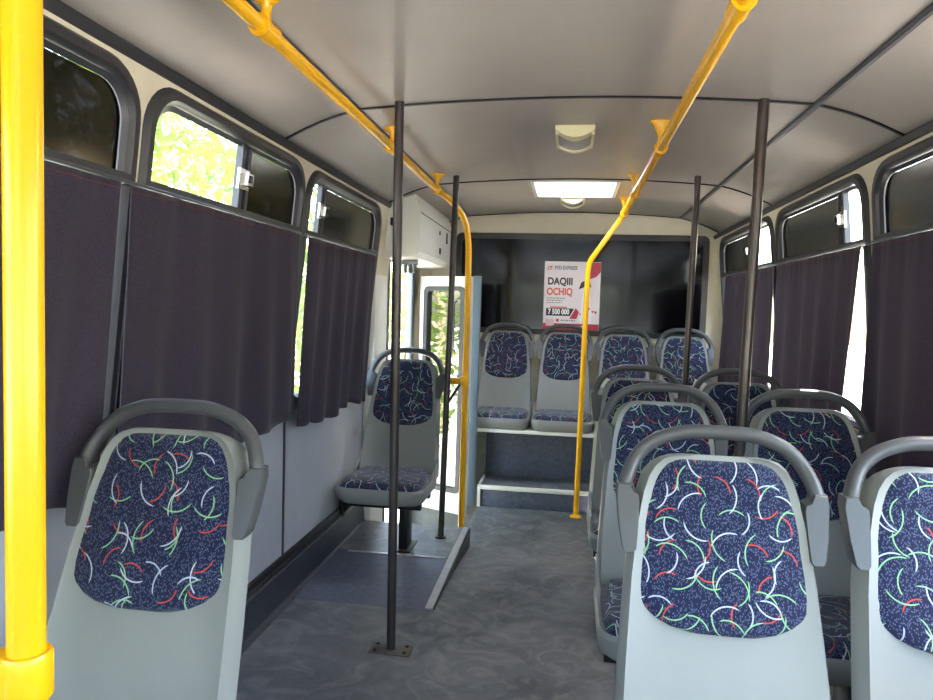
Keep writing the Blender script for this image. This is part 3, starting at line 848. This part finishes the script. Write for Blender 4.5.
rr_ = rail('ceiling_handrail', .316, [-1.2, 4.54], [.4, 1.5, 2.75, 3.78, 4.5], [(.314, 4.575, 1.868), (.298, 4.60, 1.845), (.27, 4.608, 1.803), (.15, 4.612, 1.623), (.122, 4.614, 1.575), (.112, 4.615, 1.52), (.110, 4.615, 1.45), (.104, 4.615, .9), (.094, 4.615, -.098)], 'right yellow ceiling rail bending down to the floor before the rear step')
# yellow clamp tying the door pole to the dark pole, and its brace
cl = thing('pole_clamp', 'small yellow clamp with black holes between dark pole and yellow door pole', 'clamp', (-.602, 3.86, .845))
bm = bmesh.new(); box(bm, (-.045, -.02, -.018), (.045, .012, .018), .006)
tube(bm, [(.03, .07, -.02), (.03, .07, .02)], .022, 16); box(bm, (.01, -.01, -.018), (.04, .07, .018), .005)
link('clamp_body', bm, M_yel, cl)
for x, z in ((-.018, 0), (.012, .007), (.012, -.008), (.03, -.001)):
    bm = bmesh.new(); tube(bm, [(x, -.0225, z), (x, -.0195, z)], .0035, 8); link('bolt_hole', bm, M_dark, cl)
newtube('brace', [(.012, -.005, -.018), (-.04, -.10, -.12)], .008, M_dark, cl, 8)

# foreground yellow stanchion
st = thing('yellow_stanchion', 'thick yellow stanchion in the left foreground with a clamped cross rail', 'pole', (-.535, .625, 0))
newtube('stanchion_tube', [(0, 0, 0), (0, 0, cz(.53)+.004)], .0178, M_yel, st, 32)
bm = bmesh.new(); tube(bm, [(0, 0, .838), (0, 0, .842), (0, 0, .884), (0, 0, .888)], [.022, .0245, .0245, .0225], 32)
box(bm, (-.04, -.024, .842), (-.005, .024, .884), .006)
link('clamp_collar', bm, M_yel, st)
newtube('cross_rail', [(-.03, 0, .862), (-.42, 0, .862)], .0178, M_yel, st, 24)
newtube('outer_post', [(-.42, 0, 0), (-.42, 0, .882)], .0178, M_yel, st, 24)
bm = bmesh.new(); tube(bm, [(0, 0, 0), (0, 0, .01)], .045, 24); link('floor_flange', bm, M_yel, st)

# ---------------------------------------------------------------- door zone
box_ = thing('door_mechanism_box', 'white metal box above the door with a slanted top face', 'box', (0, 0, 0))
bm = bmesh.new(); prism(bm, [(-1.085, 1.535), (-.90, 1.545), (-.872, 1.575), (-.868, 1.80), (-.90, 1.905), (-1.0, 1.868), (-1.065, 1.842)], 1, 3.99, 5.12)
bmesh.ops.bevel(bm, geom=[e for e in bm.edges if abs(e.verts[0].co.y-e.verts[1].co.y) < 1e-4], offset=.006, segments=2, affect='EDGES')
link('housing', bm, M_white, box_)
bm = bmesh.new(); box(bm, (-.872, 4.0, 1.797), (-.865, 5.11, 1.801)); link('lid_seam', bm, M_dark, box_)
bm = bmesh.new(); box(bm, (-.871, 4.86, 1.70), (-.864, 4.90, 1.775), .003); link('keyhole', bm, M_dark, box_)
newbox('slot', (-.871, 4.60, 1.735), (-.864, 4.62, 1.76), M_dark, box_, bev=.001); newbox('slot', (-.871, 4.62, 1.61), (-.864, 4.65, 1.65), M_dark, box_, bev=.002)
bm = bmesh.new(); box(bm, (-1.04, 3.965, 1.72), (-1.015, 3.992, 1.765), .004); box(bm, (-1.02, 3.965, 1.70), (-1.0, 3.992, 1.725), .003); link('cable_clip', bm, M_dark, box_)
hb = thing('door_hinge_bracket', 'small grey steel hinge bracket hanging under the white door box', 'bracket', (-.975, 4.22, 1.54))
bm = bmesh.new()
for x in (-.03, 0, .03): tube(bm, [(x, 0, .002), (x, 0, -.06), (x, .012, -.075)], .012, 10)
box(bm, (-.05, -.015, -.03), (.05, .015, .002), .004)
link('lugs', bm, M_alu, hb)
# door frame posts and folded leaves
dr = bpy.data.objects.new('door_1', None); C.objects.link(dr); dr['kind'] = 'structure'; dr.location = (0, 0, 0)
newbox('door_post', (-1.148, 3.865, -.4), (-1.09, 4.135, 1.53), M_white, dr)
newbox('door_post', (-1.148, 4.90, -.4), (-1.11, 5.0, 1.53), M_alu, dr)
newbox('rubber_seal', (-1.10, 4.135, -.4), (-1.08, 4.155, 1.53), M_alu, dr)
def leaf(y, x0, x1, z0, z1, hinge_name):
    t = bpy.data.objects.new('door_leaf', None); C.objects.link(t); t.parent = dr
    bw = .055; d = .018
    bm = bmesh.new()
    for lo, hi in (((x0, z0), (x1, z0+.16)), ((x0, z1-.085), (x1, z1)), ((x0, z0), (x0+bw, z1)), ((x1-bw, z0), (x1, z1))):
        box(bm, (lo[0], y-d, lo[1]), (hi[0], y+d, hi[1]), .003)
    link('leaf_frame', bm, M_white, t)
    a, b = rrect2(x0+bw-.012, x1-bw+.012, z0+.15, z1-.07, .04), rrect2(x0+bw+.02, x1-bw-.02, z0+.18, z1-.1, .03)
    bm = bmesh.new(); R_ = [[bm.verts.new((x, yy, z)) for x, z in o_] for o_, yy in ((a, y-d), (a, y-d-.014), (b, y-d-.014), (b, y))]
    for r_ in range(3):
        for i in range(len(a)):
            j = (i+1) % len(a); bm.faces.new((R_[r_][i], R_[r_][j], R_[r_+1][j], R_[r_+1][i]))
    link('leaf_gasket', bm, M_rubber, t)
    bm = bmesh.new(); box(bm, (x0+bw, y-.003, z0+.15), (x1-bw, y+.003, z1-.08)); link('leaf_pane', bm, M_cleard, t, smooth=False)
    newtube('leaf_handle', [(x1-bw-.05, y-d-.015, .95), (x1-bw-.05, y-d-.045, .97), (x1-bw-.05, y-d-.045, 1.28), (x1-bw-.05, y-d-.015, 1.3)], .009, M_alu, t, 10)
leaf(0, 0, .435, -.20, 1.475, '')
lf_ = [o for o in bpy.data.objects if o.name.startswith('door_leaf')][0]
lf_.location = (-1.06, 4.985, 0); lf_.rotation_euler = (0, 0, math.atan2(-.19, .40))
pn = newbox('door_side_panel', (-.645, 4.70, -.1), (-.594, 4.745, 1.475), M_blue, None, bev=.004)
tag(pn, 'tall narrow blue-grey panel at the edge of the folded door', 'panel')

# poster on the rear window
po = thing('poster', 'white and red paper poster stuck on the black rear window', 'poster', (0, YR-.004, 1.1))
PX0, PX1, PZ0, PZ1 = -.197, .229, .008, .535
M_pap = mat('poster_paper', (238, 226, 228), .35); M_red = mat('poster_red', (186, 36, 62), .35); M_blk = mat('poster_black', (30, 26, 34), .35)
M_or = mat('poster_orange_red', (222, 96, 84), .35); M_grey = mat('poster_grey', (140, 130, 140), .4); M_pnk = mat('poster_pink', (232, 190, 190), .35); M_wp = mat('poster_white', (246, 244, 246), .35)
newbox('paper', (PX0, -.0015, PZ0), (PX1, 0, PZ1), M_pap, po, bev=0)
def flat(name, poly, m, d=.0022):
    bm = bmesh.new(); prism(bm, [(PX0+x*(PX1-PX0), PZ0+z*(PZ1-PZ0)) for x, z in poly], 1, -d, -.0014); return link(name, bm, m, po, smooth=False)
flat('corner_mark', [(.80, .995), (.998, .995), (.998, .86), (.93, .79), (.78, .74), (.80, .9)], M_red)
flat('footer_band', [(.0, .0), (.998, .0), (.998, .10), (.0, .10)], M_red)
flat('qr_backing', [(.05, .06), (.2, .06), (.2, .16), (.05, .16)], M_pnk, .003)
flat('price_box', [(.05, .21), (.48, .21), (.55, .32), (.05, .32)], M_blk)
flat('price_tab', [(.12, .325), (.42, .325), (.42, .345), (.12, .345)], M_or)
flat('red_wedge', [(.47, .17), (.60, .17), (.64, .27), (.58, .33)], M_red, .0026)
flat('figure_dress', [(.66, .12), (.86, .12), (.84, .40), (.80, .60), (.72, .62), (.68, .42)], M_wp)
flat('figure_hair', [(.62, .60), (.66, .70), (.74, .74), (.82, .70), (.84, .63), (.78, .66), (.68, .62)], M_blk, .0026)
for nm, cx_, cz_, r in (('heart', .81, .32, .022), ('heart', .88, .28, .02), ('heart', .93, .27, .026), ('heart', .66, .24, .016)):
    flat(nm, [(cx_, cz_-r), (cx_+r, cz_+r*.4), (cx_+r*.5, cz_+r), (cx_, cz_+r*.5), (cx_-r*.5, cz_+r), (cx_-r, cz_+r*.4)], M_red, .0028)
flat('phone_icon', [(.235, .125), (.285, .125), (.285, .165), (.235, .165)], M_red)
def text(s, x, z, size, m, name, w=None, d=.003):
    cu = bpy.data.curves.new(name, 'FONT'); cu.body = s; cu.size = size; cu.extrude = .0003; cu.offset = size*.035
    o = bpy.data.objects.new(name, cu); C.objects.link(o); bpy.context.view_layer.update()
    me = bpy.data.meshes.new_from_object(o.evaluated_get(bpy.context.evaluated_depsgraph_get())); C.objects.unlink(o); bpy.data.objects.remove(o)
    o = bpy.data.objects.new(name, me); C.objects.link(o); me.materials.clear(); me.materials.append(m)
    x_ = [v.co.x for v in me.vertices]; ww = max(x_)-min(x_)
    o.parent = po; o.rotation_euler = (PI/2, 0, 0); o.location = (PX0+x*(PX1-PX0), -d, PZ0+z*(PZ1-PZ0))
    if w: o.scale = (w*(PX1-PX0)/ww, 1, 1)
    return o
text('FYD EXPRESS', .18, .885, .038, M_grey, 'heading_text', .40)
text('/7', .05, .875, .042, M_or, 'logo_text', .10)
text('DAQIII', .06, .665, .075, M_blk, 'title_text', .44)
text('OCHIQ', .05, .515, .075, M_or, 'subtitle_text', .46)
rnd_ = random.Random(5)
def tiny_line(x0, x1, z, h, m, name):   # small print too blurred in the photo to read
    x = x0
    while x < x1:
        w_ = rnd_.uniform(.02, .05); flat(name, [(x, z), (min(x1, x+w_), z), (min(x1, x+w_), z+h), (x, z+h)], m, .0026); x += w_+.012
for i in range(3): tiny_line(.06, .38-.03*i, .46-.033*i, .012, M_grey, 'small_print')
text('7 500 000', .085, .235, .055, M_wp, 'price_text', .38)
tiny_line(.32, .58, .135, .02, M_grey, 'small_print'); tiny_line(.24, .80, .05, .018, M_wp, 'footer_print')

# ---------------------------------------------------------------- outside
bm = bmesh.new(); quad(bm, (-60, -60, -.78), (60, -60, -.78), (60, 60, -.78), (-60, 60, -.78))
struct(link('ground', bm, M_ground, smooth=False))
def tree(x, y, h, rad, n, label, m, seed, z0=-.78, low=.2):
    rnd = random.Random(seed)
    t = thing('leafy_tree', label, 'tree', (x, y, z0), group='trees outside the left windows')
    bm = bmesh.new()
    tube(bm, smoothpath([(0, 0, 0), (.06, .05, h*.3), (-.05, .12, h*.6), (.1, 0, h*.9)], 5), [.11-.0045*i for i in range(16)], 10)
    tips = []
    for k_ in range(16):
        a = rnd.random()*6.28; hh = h*rnd.uniform(.2, .85); L_ = rad*rnd.uniform(.6, 1.0)
        p0 = Vector((0, .05, hh)); p2 = p0+Vector((math.cos(a)*L_, math.sin(a)*L_, L_*rnd.uniform(.1, .7)))
        p1 = (p0+p2)/2+Vector((0, 0, .1)); pts = smoothpath([p0, p1, p2], 3); tube(bm, pts, [.035-.004*i for i in range(len(pts))], 6)
    link('trunk', bm, M_bark, t)
    bm = bmesh.new()
    for k_ in range(n):
        a = rnd.random()*6.28; r_ = rad*math.sqrt(rnd.random())*1.05; zz = h*(low+(1.05-low)*rnd.random())
        r_ *= .55+.6*math.sin(PI*min(1, max(0.05, (zz/h-low+.15)/(1.15-low))))
        c = Vector((math.cos(a)*r_, math.sin(a)*r_, zz))
        u = Vector((rnd.gauss(0, 1), rnd.gauss(0, 1), rnd.gauss(0, 1))).normalized(); v = u.orthogonal().normalized(); s_ = rnd.uniform(.04, .085)
        w_ = u.cross(v)*.004
        vs_ = [bm.verts.new(c+q) for q in (-u*s_, v*s_*.45+w_, u*s_, -v*s_*.45+w_)]; bm.faces.new(vs_)
    o = link('foliage', bm, m, t, smooth=False, auto=False); o['kind'] = 'stuff'
tree(-3.6, 4.9, 4.4, 1.5, 8000, 'pale green tree seen through the open ventilator of the left window', M_leaf, 1, low=.1)
tree(-3.9, 8.7, 4.0, 1.4, 4200, 'green tree seen through the open doorway', M_leaf2, 2, low=.05)
tree(-8.2, 6.6, 6.5, 2.2, 5200, 'taller green tree behind the others outside the left windows', M_leaf, 3, low=.05)
tree(-3.1, 12.2, 3.6, 1.5, 3500, 'green tree farthest back, seen beyond the folded door', M_leaf, 4, low=.0)
tree(-7.2, 12.5, 5.2, 2.1, 4200, 'dense green tree filling the left doorway background', M_leaf2, 5, low=.0)
tree(-7.0, 1.5, 5.5, 2.1, 4200, 'broad green tree mirrored in the folded door glass', M_leaf, 6, low=.05)
